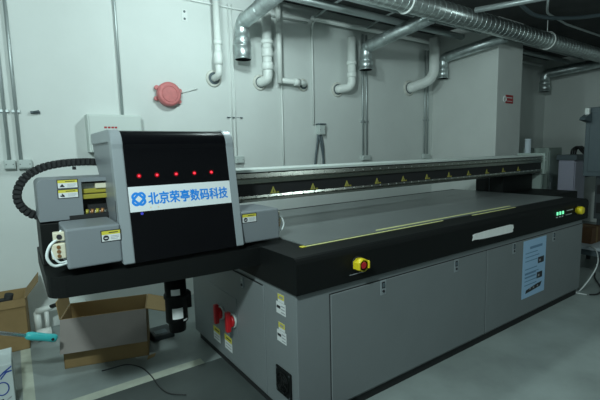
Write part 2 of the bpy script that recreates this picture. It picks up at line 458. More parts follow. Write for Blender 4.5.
# hood of the carriage: profile in Y-Z, black cover wraps over the top
HX0, HX1 = .400, 1.040
def hood_front(n=10):
    pts = [(2.05, .998), (2.135, 1.55)]
    c = (2.215, 1.558); R = .08
    for i in range(1, n + 1):
        a = PI - (PI / 2) * i / n
        pts.append((c[0] + R * math.cos(a), c[1] + R * math.sin(a)))
    return pts
hf = hood_front()
back = [(2.70, 1.632), (2.74, 1.60), (2.70, 1.50), (2.44, 1.27), (2.40, 1.205), (2.40, .998)]
hb = B(); hb.prism(hf + back, 0, HX0 + .012, HX1 - .012, 'hood')
hood = part('carriage', hb, label='silver grey print carriage housing')
for (a, c) in ((HX0, HX0 + .052), (HX1 - .045, HX1)):
    fr = B()
    outer = [(y - .006, z) for y, z in hf[:2]] + [(2.215 + .088 * math.cos(PI - PI / 2 * i / 10), 1.558 + .088 * math.sin(PI - PI / 2 * i / 10)) for i in range(1, 11)]
    inner = [(y + .055, z) for y, z in hf[:2]] + [(2.215 + .025 * math.cos(PI - PI / 2 * i / 10), 1.558 + .025 * math.sin(PI - PI / 2 * i / 10)) for i in range(1, 11)]
    outer += [(2.70, 1.646)]; inner += [(2.70, 1.583)]
    ii = inner[::-1]
    b = bmesh.new(); n = len(outer)
    Lo = [b.verts.new((a, *p)) for p in outer]; Li = [b.verts.new((a, *p)) for p in inner]
    Ro = [b.verts.new((c, *p)) for p in outer]; Ri = [b.verts.new((c, *p)) for p in inner]
    for i in range(n - 1):
        b.faces.new((Lo[i], Lo[i + 1], Li[i + 1], Li[i])); b.faces.new((Ro[i], Ri[i], Ri[i + 1], Ro[i + 1]))
        b.faces.new((Lo[i], Ro[i], Ro[i + 1], Lo[i + 1])); b.faces.new((Li[i], Li[i + 1], Ri[i + 1], Ri[i]))
    b.faces.new((Lo[0], Li[0], Ri[0], Ro[0])); b.faces.new((Lo[-1], Ro[-1], Ri[-1], Li[-1]))
    bmesh.ops.recalc_face_normals(b, faces=b.faces)
    bmesh.ops.bevel(b, geom=[e for e in b.edges if e.calc_face_angle(0) > 1.2], offset=.004, segments=2, affect='EDGES')
    fr.merge(b, 'frame')
    part('side_frame', fr, hood, 'bright silver frame strip')
cv = B(); ca, cb = HX0 + .0525, HX1 - .0455
Pf = [(y - .002, z) for y, z in hf[:2]] + [(2.215 + .083 * math.cos(PI - PI / 2 * i / 10), 1.558 + .083 * math.sin(PI - PI / 2 * i / 10)) for i in range(1, 11)] + [(2.69, 1.641)]
b = bmesh.new()
A = [b.verts.new((ca, *p)) for p in Pf]; C = [b.verts.new((cb, *p)) for p in Pf]
for i in range(len(Pf) - 1): b.faces.new((A[i], C[i], C[i + 1], A[i + 1]))
inn = [(y + .010, z - (.004 if i > 1 else 0)) for i, (y, z) in enumerate(Pf)]
A2 = [b.verts.new((ca, *p)) for p in inn]; C2 = [b.verts.new((cb, *p)) for p in inn]
for i in range(len(Pf) - 1):
    b.faces.new((A[i], A[i + 1], A2[i + 1], A2[i])); b.faces.new((C[i], C2[i], C2[i + 1], C[i + 1])); b.faces.new((A2[i], A2[i + 1], C2[i + 1], C2[i]))
b.faces.new((A[0], A2[0], C2[0], C[0])); b.faces.new((A[-1], C[-1], C2[-1], A2[-1]))
bmesh.ops.recalc_face_normals(b, faces=b.faces)
cv.merge(b, 'gloss', smooth=False)
cover = part('front_cover', cv, hood, 'glossy smoked black front cover')
for fpol in cover.data.polygons: fpol.use_smooth = False
for x in (.50, .92): part('vent_plate', B().box(x, x + .055, 2.42, 2.47, 1.641, 1.650, 'slate2'), hood)
# slope of the front
vs = Vector((0, 2.135 - 2.05, 1.55 - .998)).normalized()
def on_front(z): return 2.05 - .002 + (z - .998) / (1.55 - .998) * (2.135 - 2.05)
# banner
zb0, zb1 = 1.241, 1.3635
k = B(); k.slab((0, on_front(zb0) - .0004, zb0), UX, vs, ca + .002, cb - .002, 0, (zb1 - zb0) / vs.z, .0015, 'banner')
ban = part('banner', k, hood, 'white banner with blue lettering')
zt = (zb0 + zb1) / 2
def front_pt(x, z, off): 
    n = Vector(UX).cross(vs)
    return Vector((x, on_front(z), z)) + n * off
# logo: two interlaced rounded loops
lg = B(); lc = Vector((.500, on_front(zt) , zt)) ; nrm = Vector(UX).cross(vs)
def loop2d(c, rx, ry, ang, w, m, off, n=28):
    bmv = []; i0 = lg.mi(m)
    for i in range(n):
        a = 2 * PI * i / n; ring = []
        for k_ in (rx - w / 2, rx + w / 2):
            ex = math.copysign(abs(math.cos(a)) ** .75, math.cos(a)) * k_
            ey = math.copysign(abs(math.sin(a)) ** .75, math.sin(a)) * (k_ * ry / rx if False else k_ - rx + ry)
            X = ex * math.cos(ang) - ey * math.sin(ang); Y = ex * math.sin(ang) + ey * math.cos(ang)
            ring.append(lg.bm.verts.new(lc + Vector(UX) * (X + c[0]) + vs * (Y + c[1]) + nrm * off))
        bmv.append(ring)
    for i in range(n):
        j = (i + 1) % n
        fc = lg.bm.faces.new((bmv[i][0], bmv[j][0], bmv[j][1], bmv[i][1])); fc.material_index = i0
loop2d((0, 0), .033, .018, PI / 4, .0115, 'blue', .0022)
loop2d((0, 0), .033, .018, -PI / 4, .0115, 'blue', .0024)
part('emblem', lg, ban, 'blue interlaced loop emblem')
# lettering
tx = bpy.data.curves.new('lettering', 'FONT'); tx.body = '\u5317\u4eac\u8363\u4ead\u6570\u7801\u79d1\u6280'
tx.size = .060; tx.align_x = 'LEFT'
to = bpy.data.objects.new('lettering_curve', tx); COL.objects.link(to)
dg = bpy.context.evaluated_depsgraph_get(); me = bpy.data.meshes.new_from_object(to.evaluated_get(dg))
bpy.data.objects.remove(to)
b = bmesh.new(); b.from_mesh(me)
lo = Vector((min(v.co.x for v in b.verts), min(v.co.y for v in b.verts))); hi = Vector((max(v.co.x for v in b.verts), max(v.co.y for v in b.verts)))
tx0, tx1, tz = .545, .972, .060
let = B(); base_p = Vector((0, on_front(zt - .001), zt - .001))
for v in b.verts:
    u = tx0 + (v.co.x - lo.x) / (hi.x - lo.x) * (tx1 - tx0); w = ((v.co.y - lo.y) / (hi.y - lo.y) - .5) * tz
    v.co = base_p + Vector(UX) * u + vs * w + nrm * .0024
for i, (dx, dz) in enumerate(((-.0021, 0), (.0021, 0), (0, -.0018), (0, .0018))):   # heavier strokes
    let.merge(b.copy(), 'blue', Matrix.Translation(Vector(UX) * dx + vs * dz + nrm * (.00005 * i)))
b.free()
part('lettering', let, ban, 'blue Chinese lettering')
for x in (.548, .586):
    sm = B(); sm.quad((0, on_front(zb0 + .012), zb0 + .012), UX, vs, x, x + .008, 0, .008, 'orange', .0022); part('small_print', sm, ban)
for x in (.513, .600, .698, .796, .892):
    L = B(); c = front_pt(x, 1.415, 0)
    L.disc(c, nrm, .0115, .002, 'lens', 20)  # halo painted as a faintly glowing disc behind the LED core
    o = part('indicator_light', L, hood, 'red indicator light')
    L2 = B(); L2.disc(front_pt(x, 1.415, .002), nrm, .0045, .0015, 'led', 12); part('light_core', L2, o)
L = B(); L.disc(front_pt(.508, 1.231, 0), nrm, .007, .002, 'bled', 14); part('indicator_light', L, hood, 'dim blue indicator light')

# side wings of the carriage
def wing(x0, x1, y0, y1, z0, z1):
    b = B()
    b.box(x0, x1, y0, y1, z0, z1, 'hood', .010, 3)
    return part('side_box', b, hood, 'silver grey side box of the carriage')
lw = wing(.170, HX0, 2.065, 2.36, 1.012, 1.197)
rw = wing(HX1, 1.300, 2.08, 2.38, .995, 1.180)
sticker(lw, (.357, 2.065, 1.145), UX, VZ, .080, .048, 'disc')
sticker(rw, (1.097, 2.08, 1.142), UX, VZ, .088, .046, 'disc')
part('seam', B().box(HX0 - .0015, HX0 + .002, 2.13, 2.136, 1.20, 1.30, 'ink'), hood)
# connectors and tubing on the outer ends of the wings
def connectors(name, x, sgn, y, z, k=1.):
    b = B(); K0 = (x, y, z)
    b.box(x, x + sgn * .045, y, y + .035, z + .045, z + .085, 'cream', .004)
    b.box(x, x + sgn * .055, y - .004, y + .035, z - .035, z + .035, 'cream', .005)
    for dz in (-.02, 0, .02):
        b.disc((x + sgn * .028, y - .004, z + dz), (0, -1, 0), .008, .004, 'copper', 10)
    b.disc((x + sgn * .022, y, z + .065), (0, -1, 0), .011, .004, 'ink', 12)
    def shrink(bb):
        for v in bb.bm.verts: v.co = Vector(K0) + (v.co - Vector(K0)) * k
    shrink(b); o = part(name, b, hood, 'cream tubing connectors')
    t = B()
    t.tube(spline([(x + sgn * .02, y + .01, z + .06), (x + sgn * .06, y - .004, z + .03), (x + sgn * .075, y - .006, z - .02), (x + sgn * .05, y - .002, z - .062), (x - sgn * .004, y + .01, z - .060)]), .0065, 'tube', 8)
    t.tube(spline([(x + sgn * .01, y + .02, z + .09), (x + sgn * .045, y + .012, z + .04), (x + sgn * .052, y, z - .01), (x + sgn * .03, y, z - .05), (x - sgn * .004, y + .01, z - .052)]), .005, 'tube', 8)
    shrink(t); part('white_tube', t, o, 'loops of white tubing')
connectors('tubing_connector', .170, -1, 2.085, 1.100)
connectors('tubing_connector', 1.300, 1, 2.13, 1.082, .80)

# cable chain: from the carriage to the left, round and back behind the end cover
path = spline([(.47, 2.78, 1.478), (.36, 2.78, 1.484), (.24, 2.78, 1.478), (.14, 2.78, 1.456), (.06, 2.78, 1.406), (.018, 2.78, 1.33), (.022, 2.78, 1.26), (.07, 2.78, 1.20), (.16, 2.78, 1.17)], 10)
cc = B()
L_ = [0]
for i in range(1, len(path)): L_.append(L_[-1] + (path[i] - path[i - 1]).length)
nl = 30; step = L_[-1] / nl
def at(s):
    for i in range(1, len(path)):
        if L_[i] >= s: 
            t = (s - L_[i - 1]) / max(1e-9, L_[i] - L_[i - 1]); return path[i - 1].lerp(path[i], t), (path[i] - path[i - 1]).normalized()
    return path[-1], (path[-1] - path[-2]).normalized()
for i in range(nl):
    p, d = at((i + .5) * step); w = Vector((0, 1, 0)); nn = d.cross(w)
    mx = Matrix(((d.x, w.x, nn.x, p.x), (d.y, w.y, nn.y, p.y), (d.z, w.z, nn.z, p.z), (0, 0, 0, 1)))
    cc.box(-step * .52, step * .52, -.040, .040, -.022, .022, 'dark', .005, 1, xf=mx)
    cc.box(-step * .30, step * .30, -.043, .043, -.015, .015, 'dark', .003, 1, xf=mx)
cc.box(.30, .315, 2.745, 2.80, 1.440, 1.458, 'dark')
part('cable_chain', cc, label='black looping cable chain')

# black pump hanging under the tray
mo = B(); mx_, my_ = .735, 2.36
mo.box(mx_ - .075, mx_ + .055, my_ - .05, my_ + .05, .79, .872, 'black', .006)
mo.tube([(mx_, my_, .80), (mx_, my_, .70), (mx_, my_, .695), (mx_, my_, .675), (mx_, my_, .67), (mx_, my_, .53), (mx_, my_, .525), (mx_, my_, .47)], [.062, .062, .070, .070, .064, .064, .052, .048], 'black', 24)
mo.box(mx_ + .045, mx_ + .085, my_ - .03, my_ + .03, .60, .70, 'black', .006)
pump = part('pump', mo, label='black cylindrical pump under the tray')
def wrap(z0, z1, a0, a1, r, m, parent, name):
    b = B(); n = 8
    A = []; i0 = b.mi(m)
    for i in range(n + 1):
        a = math.radians(a0 + (a1 - a0) * i / n)
        A.append([b.bm.verts.new((mx_ + r * math.cos(a), my_ + r * math.sin(a), z)) for z in (z0, z1)])
    for i in range(n): b.bm.faces.new((A[i][0], A[i + 1][0], A[i + 1][1], A[i][1])).material_index = i0
    part(name, b, parent, 'white sticker')
wrap(.702, .738, -132, -85, .0632, 'stick_w', pump, 'sticker')
wrap(.560, .625, -130, -75, .0652, 'stick_w', pump, 'sticker')
wrap(.540, .550, -75, -45, .0652, 'stick_w', pump, 'sticker')

# things stuck on the printer
b = B(); yo = Y0 - .0105
UF = (1, 0, 0)
o = (3.645, yo, .470)
b.slab(o, UF, VZ, -.20, .20, -.252, .252, .0012, 'poster')
b.quad(o, UF, VZ, -.09, .13, .170, .192, 'postink', .0018)
for i in range(9):
    if i in (3, 6): continue
    z = .135 - i * .035
    b.quad(o, UF, VZ, -.16, .08 if i % 2 else .05, z, z + .008, 'postink', .0018)
for (z, x0, x1) in ((.02, .06, .17), (-.115, .05, .15)):
    b.quad(o, UF, VZ, x0, x1, z, z + .055, 'ink', .0018); b.quad(o, UF, VZ, x0 + .02, x0 + .05, z + .015, z + .035, 'grayink', .0022)
b.poly(o, UF, VZ, [(-.14, -.215), (.12, -.195), (.15, -.155), (.06, -.160), (-.13, -.185)], 'ink', .0018)
for x in (-.07, -.01, .06): b.quad(o, UF, VZ, x, x + .022, -.190, -.174, 'grayink', .0022)
for z in (-.05, -.08): b.quad(o, UF, VZ, -.16, .03, z, z + .014, 'postink', .0019)
tag(link('instruction_sheet', b), 'pale blue instruction sheet taped on the front of the grey cabinet', 'poster')
b = B(); yo = 1.6628
pts = [(2.668, .846), (2.70, .850), (2.80, .842), (3.0, .838), (3.22, .836), (3.235, .842), (3.228, .855), (3.24, .868), (3.232, .895), (3.18, .902), (3.0, .900), (2.85, .898), (2.70, .893), (2.672, .888), (2.680, .870)]
b.prism(pts, 1, yo - .0012, yo + .0006, 'tape')
tag(link('masking_tape', b), 'torn strip of white tape across the black front rim', 'tape')

# ------------------------------------------------------------------ wall services
YC = YW - .02
def conduit(label, pts, r, m='cond', group=None, clips=(), name='conduit'):
    b = B(); b.tube(bend(pts, .08), r, m, 10)
    o = link(name, b); tag(o, label, 'pipe', group)
    for (x, z) in clips:
        c = B(); c.box(x - r * 2.4, x + r * 2.4, YW - .028 if r < .02 else YW - .05, YW, z - .012, z + .012, m, .002)
        part('clip', c, o)
    return o
conduit('grey wall conduit at the far left edge, left of a pair', [(-.005, YC, 1.50), (-.005, YC, ZC)], .013, 'cond', clips=[(-.005, 1.90)])
conduit('grey wall conduit near the left edge, right of a pair', [(.075, YC, 1.50), (.075, YC, ZC)], .013, 'cond', clips=[(.075, 1.90)])
def jbox(label, x0, x1, z0, z1, d=.06, name='junction_box', m='jbox'):
    o = thing(name, label, 'junction box', ((x0 + x1) / 2, YW - d / 2, z0))
    part('box', B().box(x0, x1, YW - d, YW, z0, z1, m, .006), o)
    c = B(); c.box(x0 + .008, x1 - .008, YW - d - .004, YW - d, z0 + .008, z1 - .008, m, .003)
    for sx in (x0 + .016, x1 - .016): c.disc((sx, YW - d - .004, (z0 + z1) / 2), (0, -1, 0), .004, .002, 'ink', 8)
    part('cover', c, o)
    return o
jbox('small grey junction box under the leftmost conduit', -.045, .035, 1.425, 1.50)
jbox('small grey junction box under the second conduit from left', .050, .150, 1.425, 1.50, .07)
b = B(); b.box(.175, .245, YW - .03, YW, 1.885, 1.905, 'slate', .004); b.tube([(.19, YW - .02, 1.895), (.235, YW - .05, 1.905)], .008, 'slate', 8)
tag(link('wall_hook', b), 'small dark bracket on the bare white wall at left', 'bracket')
conduit('thin conduit running down into the white electrical panel', [(.905, YC, 1.893), (.905, YC, 2.95), (.86, YC, 3.05), (.84, YC, ZC)], .012, 'cond')
# electrical panel
ep = thing('electrical_panel', 'shallow pale wall panel behind the black carriage hood', 'electrical panel', (.81, YW - .07, 1.55))
part('body', B().box(.585, 1.04, YW - .14, YW, 1.55, 1.885, 'panel', .004), ep)
dr = part('door', B().box(.598, 1.028, YW - .148, YW - .14, 1.562, 1.872, 'panel', .003), ep)
rl = B()
for i, (x, w) in enumerate(((.715, .022), (.745, .022), (.775, .022), (.803, .020))): rl.box(x, x + w, YW - .1495, YW - .1478, 1.760, 1.776, 'sign_r')
part('red_lettering', rl, dr, 'row of red lettering')
# alarm bell
be = thing('alarm_bell', 'round faded red alarm bell on the white wall', 'alarm bell', (1.345, YW - .05, 1.98))
g = B(); g.tube([(1.345, YW - y, 2.106) for y in (.03, .035, .075, .092, .098)], [.108, .118, .118, .108, .096], 'red', 32)
g.tube(arc((1.345, YW - .098, 2.106), .075, 0, 360, 28, (1, 0, 0), (0, 0, 1)), .006, 'red', 6, caps=False)
part('gong', g, be)
g = B(); g.disc((1.345, YW - .035, 2.106), (0, 1, 0), .075, .035, 'red', 24)
for a in (20, 150, 200, 330):
    d = Vector((math.cos(math.radians(a)), 0, math.sin(math.radians(a))))
    p = Vector((1.345, YW - .022, 2.106)) + d * .125; g.disc(p - Vector((0, -.01, 0)) , (0, -1, 0), .022, .03, 'red', 12)
    g.tube([Vector((1.345, YW - .02, 2.106)) + d * .06, p], .012, 'red', 8)
part('back_plate', g, be)
g = B(); g.tube([(1.47, YW - .012, 2.13), (1.66, YW - .012, 2.185)], .006, 'whitec', 8); part('lead', g, be)
b = B(); b.box(1.537, 1.597, YW - .006, YW, 2.845, 2.965, 'whitec', .002)
for z in (2.87, 2.94): b.disc((1.567, YW - .006, z), (0, -1, 0), .012, .003, 'slate', 12)
tag(link('wall_bracket', b), 'small pale plate with two holes high on the left wall', 'bracket')
# white thin conduits and thermostat
conduit('thin pale conduit, left of two, above the small wall box beside the carriage', [(2.045, YW - .008, 1.47), (2.045, YW - .008, 3.1)], .007, 'whitec')
conduit('thin pale conduit, right of two, above the small wall box beside the carriage', [(2.09, YW - .008, 1.47), (2.09, YW - .008, 3.1)], .007, 'whitec')
jbox('small grey wall box just right of the carriage hood', 2.055, 2.155, 1.395, 1.475, .05)

conduit('thin pale conduit running level along the top of the left wall', [(1.2, YC, 3.06), (3.1, YC, 3.06)], .011, 'whitec')
b = B()
for x in (2.0, 2.06, 2.16): b.box(x - .014, x + .014, YW - .018, YW, 1.896, 1.908, 'slate', .002)
b.box(2.0, 2.16, YW - .004, YW, 1.899, 1.904, 'slate')
tag(link('conduit_clip', b), 'small dark clip bar across the pale conduit pair', 'clip')

# ------------------------------------------------------------------ white waste pipes through the wall
def flange(o, x, z, r):
    b = B(); b.tube([(x, YW, z), (x, YW - .012, z), (x, YW - .02, z)], [r, r, r * .86], 'flange', 28)
    b.tube([(x, YW - .020, z), (x, YW - .0215, z)], r * .72, 'slate', 24)
    part('wall_flange', b, o, 'stained round wall flange')
def rough_pipe(label, x, zf, xf, r, ztop, yo=.14, fr=.1, coup=(), blunt=False, cap=False):
    y = YW - yo
    o = thing('waste_pipe', label, 'pipe', (xf, YW - .01, zf))
    b = B(); b.tube(bend([(x, y, ztop), (x, y, zf + .02), (xf, YW - .05, zf), (xf, YW - .003, zf)], r * 2.0, 8), r, 'pvc', 18)
    part('tube', b, o)
    for (z, h, k) in coup:
        c = B(); c.tube([(x, y, z), (x, y, z + h * .2), (x, y, z + h * .8), (x, y, z + h)], [r * 1.05, r * k, r * k, r * 1.05], 'pvc', 18); part('coupling', c, o)
    flange(o, xf, zf, fr)
    return o
rough_pipe('slim white pipe with couplings entering the wall, left of the first duct spout', 1.855, 2.305, 1.850, .035, ZC, fr=.088, coup=((2.42, .14, 1.35), (2.62, .05, 1.25)))
rough_pipe('thick white pipe with couplings entering the wall, right of the first duct spout', 2.445, 2.305, 2.415, .053, 3.02, fr=.088, coup=((2.42, .09, 1.25), (2.56, .10, 1.2), (2.70, .05, 1.3)))
# pipe with tee to the right
o = thing('waste_pipe', 'white vertical pipe teeing right into the wall, second right of the first spout', 'pipe', (2.70, YW - .1, 2.3))
part('tube', B().tube([(2.63, YW - .10, ZC), (2.63, YW - .10, 2.30)], .032, 'pvc', 16), o)
part('branch', B().tube(bend([(2.63, YW - .10, 2.335), (2.97, YW - .10, 2.325), (3.015, YW - .05, 2.32), (3.02, YW - .003, 2.32)], .05), .030, 'pvc', 16), o)
part('coupling', B().tube([(2.83, YW - .10, 2.33), (2.90, YW - .10, 2.328)], .042, 'pvc', 16), o)
flange(o, 3.02, 2.32, .075)
conduit('thin white conduit dropping below the teed white pipe', [(2.70, YW - .02, 1.2), (2.70, YW - .02, 2.30)], .010, 'whitec')
conduit('bright steel conduit ending at the box with hanging black cables', [(3.165, YC, 1.84), (3.165, YC, 3.03), (3.165, YW - .12, 3.10)], .012, 'whitec')
jb = jbox('small wall box with two black cables hanging from it', 3.215, 3.315, 1.715, 1.840, .07)
part('shade_lid', B().box(3.21, 3.32, YW - .085, YW, 1.838, 1.856, 'slate', .003), jb)
for (pts) in ([(3.225, YW - .03, 1.72), (3.20, YW - .04, 1.6), (3.165, YW - .04, 1.38), (3.16, YW - .04, 1.2)], [(3.27, YW - .03, 1.72), (3.285, YW - .045, 1.58), (3.29, YW - .045, 1.38), (3.29, YW - .04, 1.2)], [(3.23, YW - .03, 1.72), (3.25, YW - .05, 1.6), (3.285, YW - .05, 1.42), (3.30, YW - .04, 1.2)]):
    part('cable', B().tube(spline(pts), .013, 'slate', 8), jb, 'dark hanging cable')
rough_pipe('short open-topped white pipe rising from a wall flange, left of the second spout', 3.705, 2.30, 3.57, .052, 2.94, fr=.095, coup=((2.60, .05, 1.22), (2.44, .07, 1.2)))
conduit('grey wall conduit behind the second duct spout, left of a pair', [(4.015, YC, 1.43), (4.015, YC, 3.05)], .013, 'cond', clips=[(4.015, 1.9)])
conduit('grey wall conduit behind the second duct spout, right of a pair', [(4.085, YC, 1.43), (4.085, YC, 3.05)], .013, 'cond', clips=[(4.085, 1.9)])
jbox('small grey box under the conduit pair below the second spout', 3.985, 4.145, 1.365, 1.435, .05)
conduit('grey conduit in the corner beside the pier, left of a pair', [(5.335, YC, 1.42), (5.335, YC, 3.0)], .012, 'cond', clips=[(5.335, 1.95)])
conduit('grey conduit in the corner beside the pier, right of a pair', [(5.405, YC, 1.42), (5.405, YC, 3.0)], .012, 'cond', clips=[(5.405, 1.95)])
jbox('small grey box under the conduit pair beside the pier', 5.29, 5.45, 1.35, 1.425, .05)
# big curved white pipe near the pier
o = thing('waste_pipe', 'fat white curved pipe rising from a wall flange near the pier', 'pipe', (4.98, YW - .01, 2.42))
part('tube', B().tube(bend([(5.20, 3.92, 3.1), (5.20, 3.92, 2.52), (4.985, YW - .06, 2.415), (4.98, YW - .003, 2.412)], .20, 10), .072, 'pvc', 20), o)
flange(o, 4.975, 2.41, .115)

# ------------------------------------------------------------------ galvanised ducts
def rings(b, p0, p1, r, m, step, rr=.004):
    p0 = Vector(p0); p1 = Vector(p1); d = (p1 - p0); n = max(1, int(d.length / step)); t = d.normalized()
    for i in range(n + 1):
        c = p0 + d * (i / n); b.tube([c - t * rr, c - t * rr * .4, c + t * rr * .4, c + t * rr], [r, r + rr, r + rr, r], m, 20, caps=False)
def spout(label, x, y, zb, zt, end, r=.075, rs=.088, rev=True):
    o = thing('air_duct', label, 'duct', (x, y, zb))
    b = B()
    path = bend([(x, y, zt - .16), (x, y, zt), end], .11, 8)
    b.tube(path, r, 'galv', 22); rings(b, path[-2], end, r, 'galv', .28)
    part('horizontal_run', b, o)
    s = B()
    n = 24; i0 = s.mi('galv'); zs = [zb, zb + .012, zb + .016, zb + (zt - zb) * .35, zb + (zt - zb) * .36, zb + (zt - zb) * .37, zt - .17, zt - .165, zt - .15]
    rs_ = [rs, rs + .004, rs, rs, rs + .005, rs, rs, rs + .004, r * .8]
    R = [[s.bm.verts.new((x + q * math.cos(2 * PI * k / n), y + q * math.sin(2 * PI * k / n), z)) for k in range(n)] for z, q in zip(zs, rs_)]
    inn = [s.bm.verts.new((x + (rs - .004) * math.cos(2 * PI * k / n), y + (rs - .004) * math.sin(2 * PI * k / n), zb)) for k in range(n)]
    inn2 = [s.bm.verts.new((x + (rs - .004) * math.cos(2 * PI * k / n), y + (rs - .004) * math.sin(2 * PI * k / n), zb + .12)) for k in range(n)]
    for a_, b_ in zip(R, R[1:]):
        for k in range(n):
            fc = s.bm.faces.new((a_[k], a_[(k + 1) % n], b_[(k + 1) % n], b_[k])); fc.material_index = i0; fc.smooth = True
    i1 = s.mi('dark')
    for k in range(n):
        s.bm.faces.new((inn[k], inn[(k + 1) % n], R[0][(k + 1) % n], R[0][k])).material_index = i0
        s.bm.faces.new((inn2[k], inn2[(k + 1) % n], inn[(k + 1) % n], inn[k])).material_index = i1
    s.bm.faces.new(inn2).material_index = i1
    part('spout', s, o, 'shiny open-ended galvanised spout')
    return o
spout('galvanised duct with open spout hanging above the carriage, first from left', 2.11, 4.0, 2.49, 2.865, (2.09, 2.97, 2.95))
spout('galvanised duct with open spout at the middle of the wall', 3.90, 4.0, 2.545, 2.83, (3.86, 2.955, 2.925))
spout('galvanised duct with open spout just left of the pier', 5.53, 4.0, 2.545, 2.86, (5.35, 3.0, 2.87), r=.07, rs=.08) if False else spout('galvanised duct with open spout just left of the pier', 5.42, 3.93, 2.545, 2.84, (5.36, 2.95, 2.915), r=.07, rs=.08)
spout('dim galvanised duct in the recess right of the pier', 8.72, 3.98, 2.56, 2.90, (8.90, 3.0, 2.98), r=.085, rs=.095)
# main duct along the machine
MY, MZ, MR = 2.88, 2.975, .104
o = thing('main_air_duct', 'long foil-covered main duct crossing the top right of the picture', 'duct', (6, MY, MZ - MR))
b = B(); b.tube([(2.4, MY, MZ), (9.2, MY, MZ)], MR, 'duct', 32)
i = 2.45
while i < 9.1:
    b.tube(arc((i, MY, MZ), MR + .001, 0, 360, 24, (0, 1, 0), (0, 0, 1)), .0026, 'galv', 6, caps=False); i += .095
part('duct_body', b, o)
for x in (3.36, 6.32):
    h = B(); h.tube(arc((x, MY, MZ), MR + .010, 0, 360, 32, (0, 1, 0), (0, 0, 1)), .010, 'whitec', 8, caps=False)
    h.tube([(x, MY, MZ + MR + .01), (x, MY, ZC)], .006, 'whitec', 8)
    part('hanger_strap', h, o, 'pale hanger strap')
# pipes and trays along the ceiling
conduit('pale conduit running along the top of the back wall', [(3.11, 4.10, 3.095), (8.8, 4.10, 3.095)], .030, 'whitec', name='ceiling_pipe')
conduit('fat grey ceiling pipe running alongside the back wall', [(2.2, 3.70, 3.11), (9.0, 3.70, 3.11)], .042, 'cond', name='ceiling_pipe')
conduit('slim grey ceiling pipe between the fat pipe and main duct', [(2.2, 3.42, 3.11), (9.0, 3.42, 3.11)], .026, 'cond', name='ceiling_pipe')
conduit('thin dark pipe tight against the ceiling by the wall', [(2.2, 3.93, 3.21), (9.0, 3.93, 3.21)], .022, 'slate', name='ceiling_pipe')
conduit('pale pipe crossing the dark ceiling at the top right', [(4.66, 1.8, 2.985), (4.30, 2.72, 3.0)], .030, 'cond', name='ceiling_pipe')
conduit('thin pair of conduit bends crossing the ceiling above the main duct', [(5.25, 2.4, 3.2), (5.45, 2.5, 3.10), (6.1, 2.55, 3.08), (8.9, 2.6, 3.12)], .014, 'cond', name='ceiling_pipe')
conduit('short conduit rising from the wall top pipe, left end', [(3.13, 4.08, 3.10), (3.20, 3.80, 3.19), (3.25, 3.55, 3.22)], .014, 'cond', name='ceiling_pipe')
conduit('short conduit rising from the wall top pipe, above the middle spout', [(3.98, 4.06, 3.10), (4.05, 3.80, 3.19), (4.10, 3.55, 3.22)], .014, 'cond', name='ceiling_pipe')
b = B(); b.tube(spline([(4.6, 2.45, 3.10), (5.2, 2.5, 3.03), (5.7, 2.3, 3.03), (6.3, 2.1, 3.12), (7.0, 2.0, 3.2)]), .022, 'slate', 10)
tag(link('flexible_hose', b), 'dark flexible hose drooping below the ceiling at top right', 'hose')
for i, (x, z) in enumerate(((3.45, 3.0), (4.35, 3.0))):
    pass

# ------------------------------------------------------------------ pier and far right
sg = thing('fire_sign', 'small red fire sign on the front of the pier', 'sign', (5.86, PY, 2.12))
b = B(); b.box(5.76, 5.955, PY - .006, PY, 2.115, 2.232, 'sign_r', .002); part('plate', b, sg)
b = B(); b.tube(arc((5.735, PY - .005, 2.172), .035, 0, 360, 20, (1, 0, 0), (0, 0, 1)), .008, 'stick_w', 6, caps=False); part('ring_mark', b, sg)
b = B(); b.box(5.79, 5.93, PY - .0075, PY - .006, 2.188, 2.200, 'stick_w'); b.box(5.79, 5.93, PY - .0075, PY - .006, 2.142, 2.150, 'stick_w'); part('pale_bar', b, sg)
b = B(); b.tube([(6.28, 3.06, 0), (6.28, 3.06, 1.60)], .042, 'blade', 20); b.tube([(6.28, 3.06, 1.60), (6.28, 3.06, 1.615)], .046, 'blade', 20)
tag(link('pale_post', b), 'pale bluish post standing right beside the pier', 'post')
def cabinet(name, label, x0, x1, y0, y1, z1, m, doors=1):
    o = thing(name, label, 'cabinet', ((x0 + x1) / 2, (y0 + y1) / 2, 0))
    part('carcass', B().box(x0, x1, y0, y1, .0, z1, m, .006), o)
    part('door', B().box(x0 + .02, x1 - .02, y0 - .012, y0, .06, z1 - .03, m, .004), o)
    part('handle', B().box(x0 + .05, x0 + .065, y0 - .03, y0 - .012, z1 * .55, z1 * .55 + .12, 'cond', .003), o)
    return o
cabinet('tall_cabinet', 'tall sage grey cabinet beyond the right end of the printer', 6.85, 7.30, 3.02, 3.42, 1.475, 'sage')
lv = cabinet('small_cabinet', 'lavender grey cabinet topped with dark cables at far right', 7.02, 7.42, 2.72, 2.94, 1.28, 'lav')
part('top_tray', B().box(6.98, 7.44, 2.68, 2.96, 1.28, 1.36, 'slate', .006), lv)
for dx in (.18, .26, .34):
    part('cable', B().tube(spline([(7.06 + dx, 2.86, 1.36), (7.05 + dx, 2.84, 1.44), (7.12 + dx, 2.80, 1.48), (7.20 + dx, 2.78, 1.42), (7.24 + dx, 2.72, 1.30), (7.24 + dx, 2.70, 1.0)]), .014, 'cable', 8), lv)
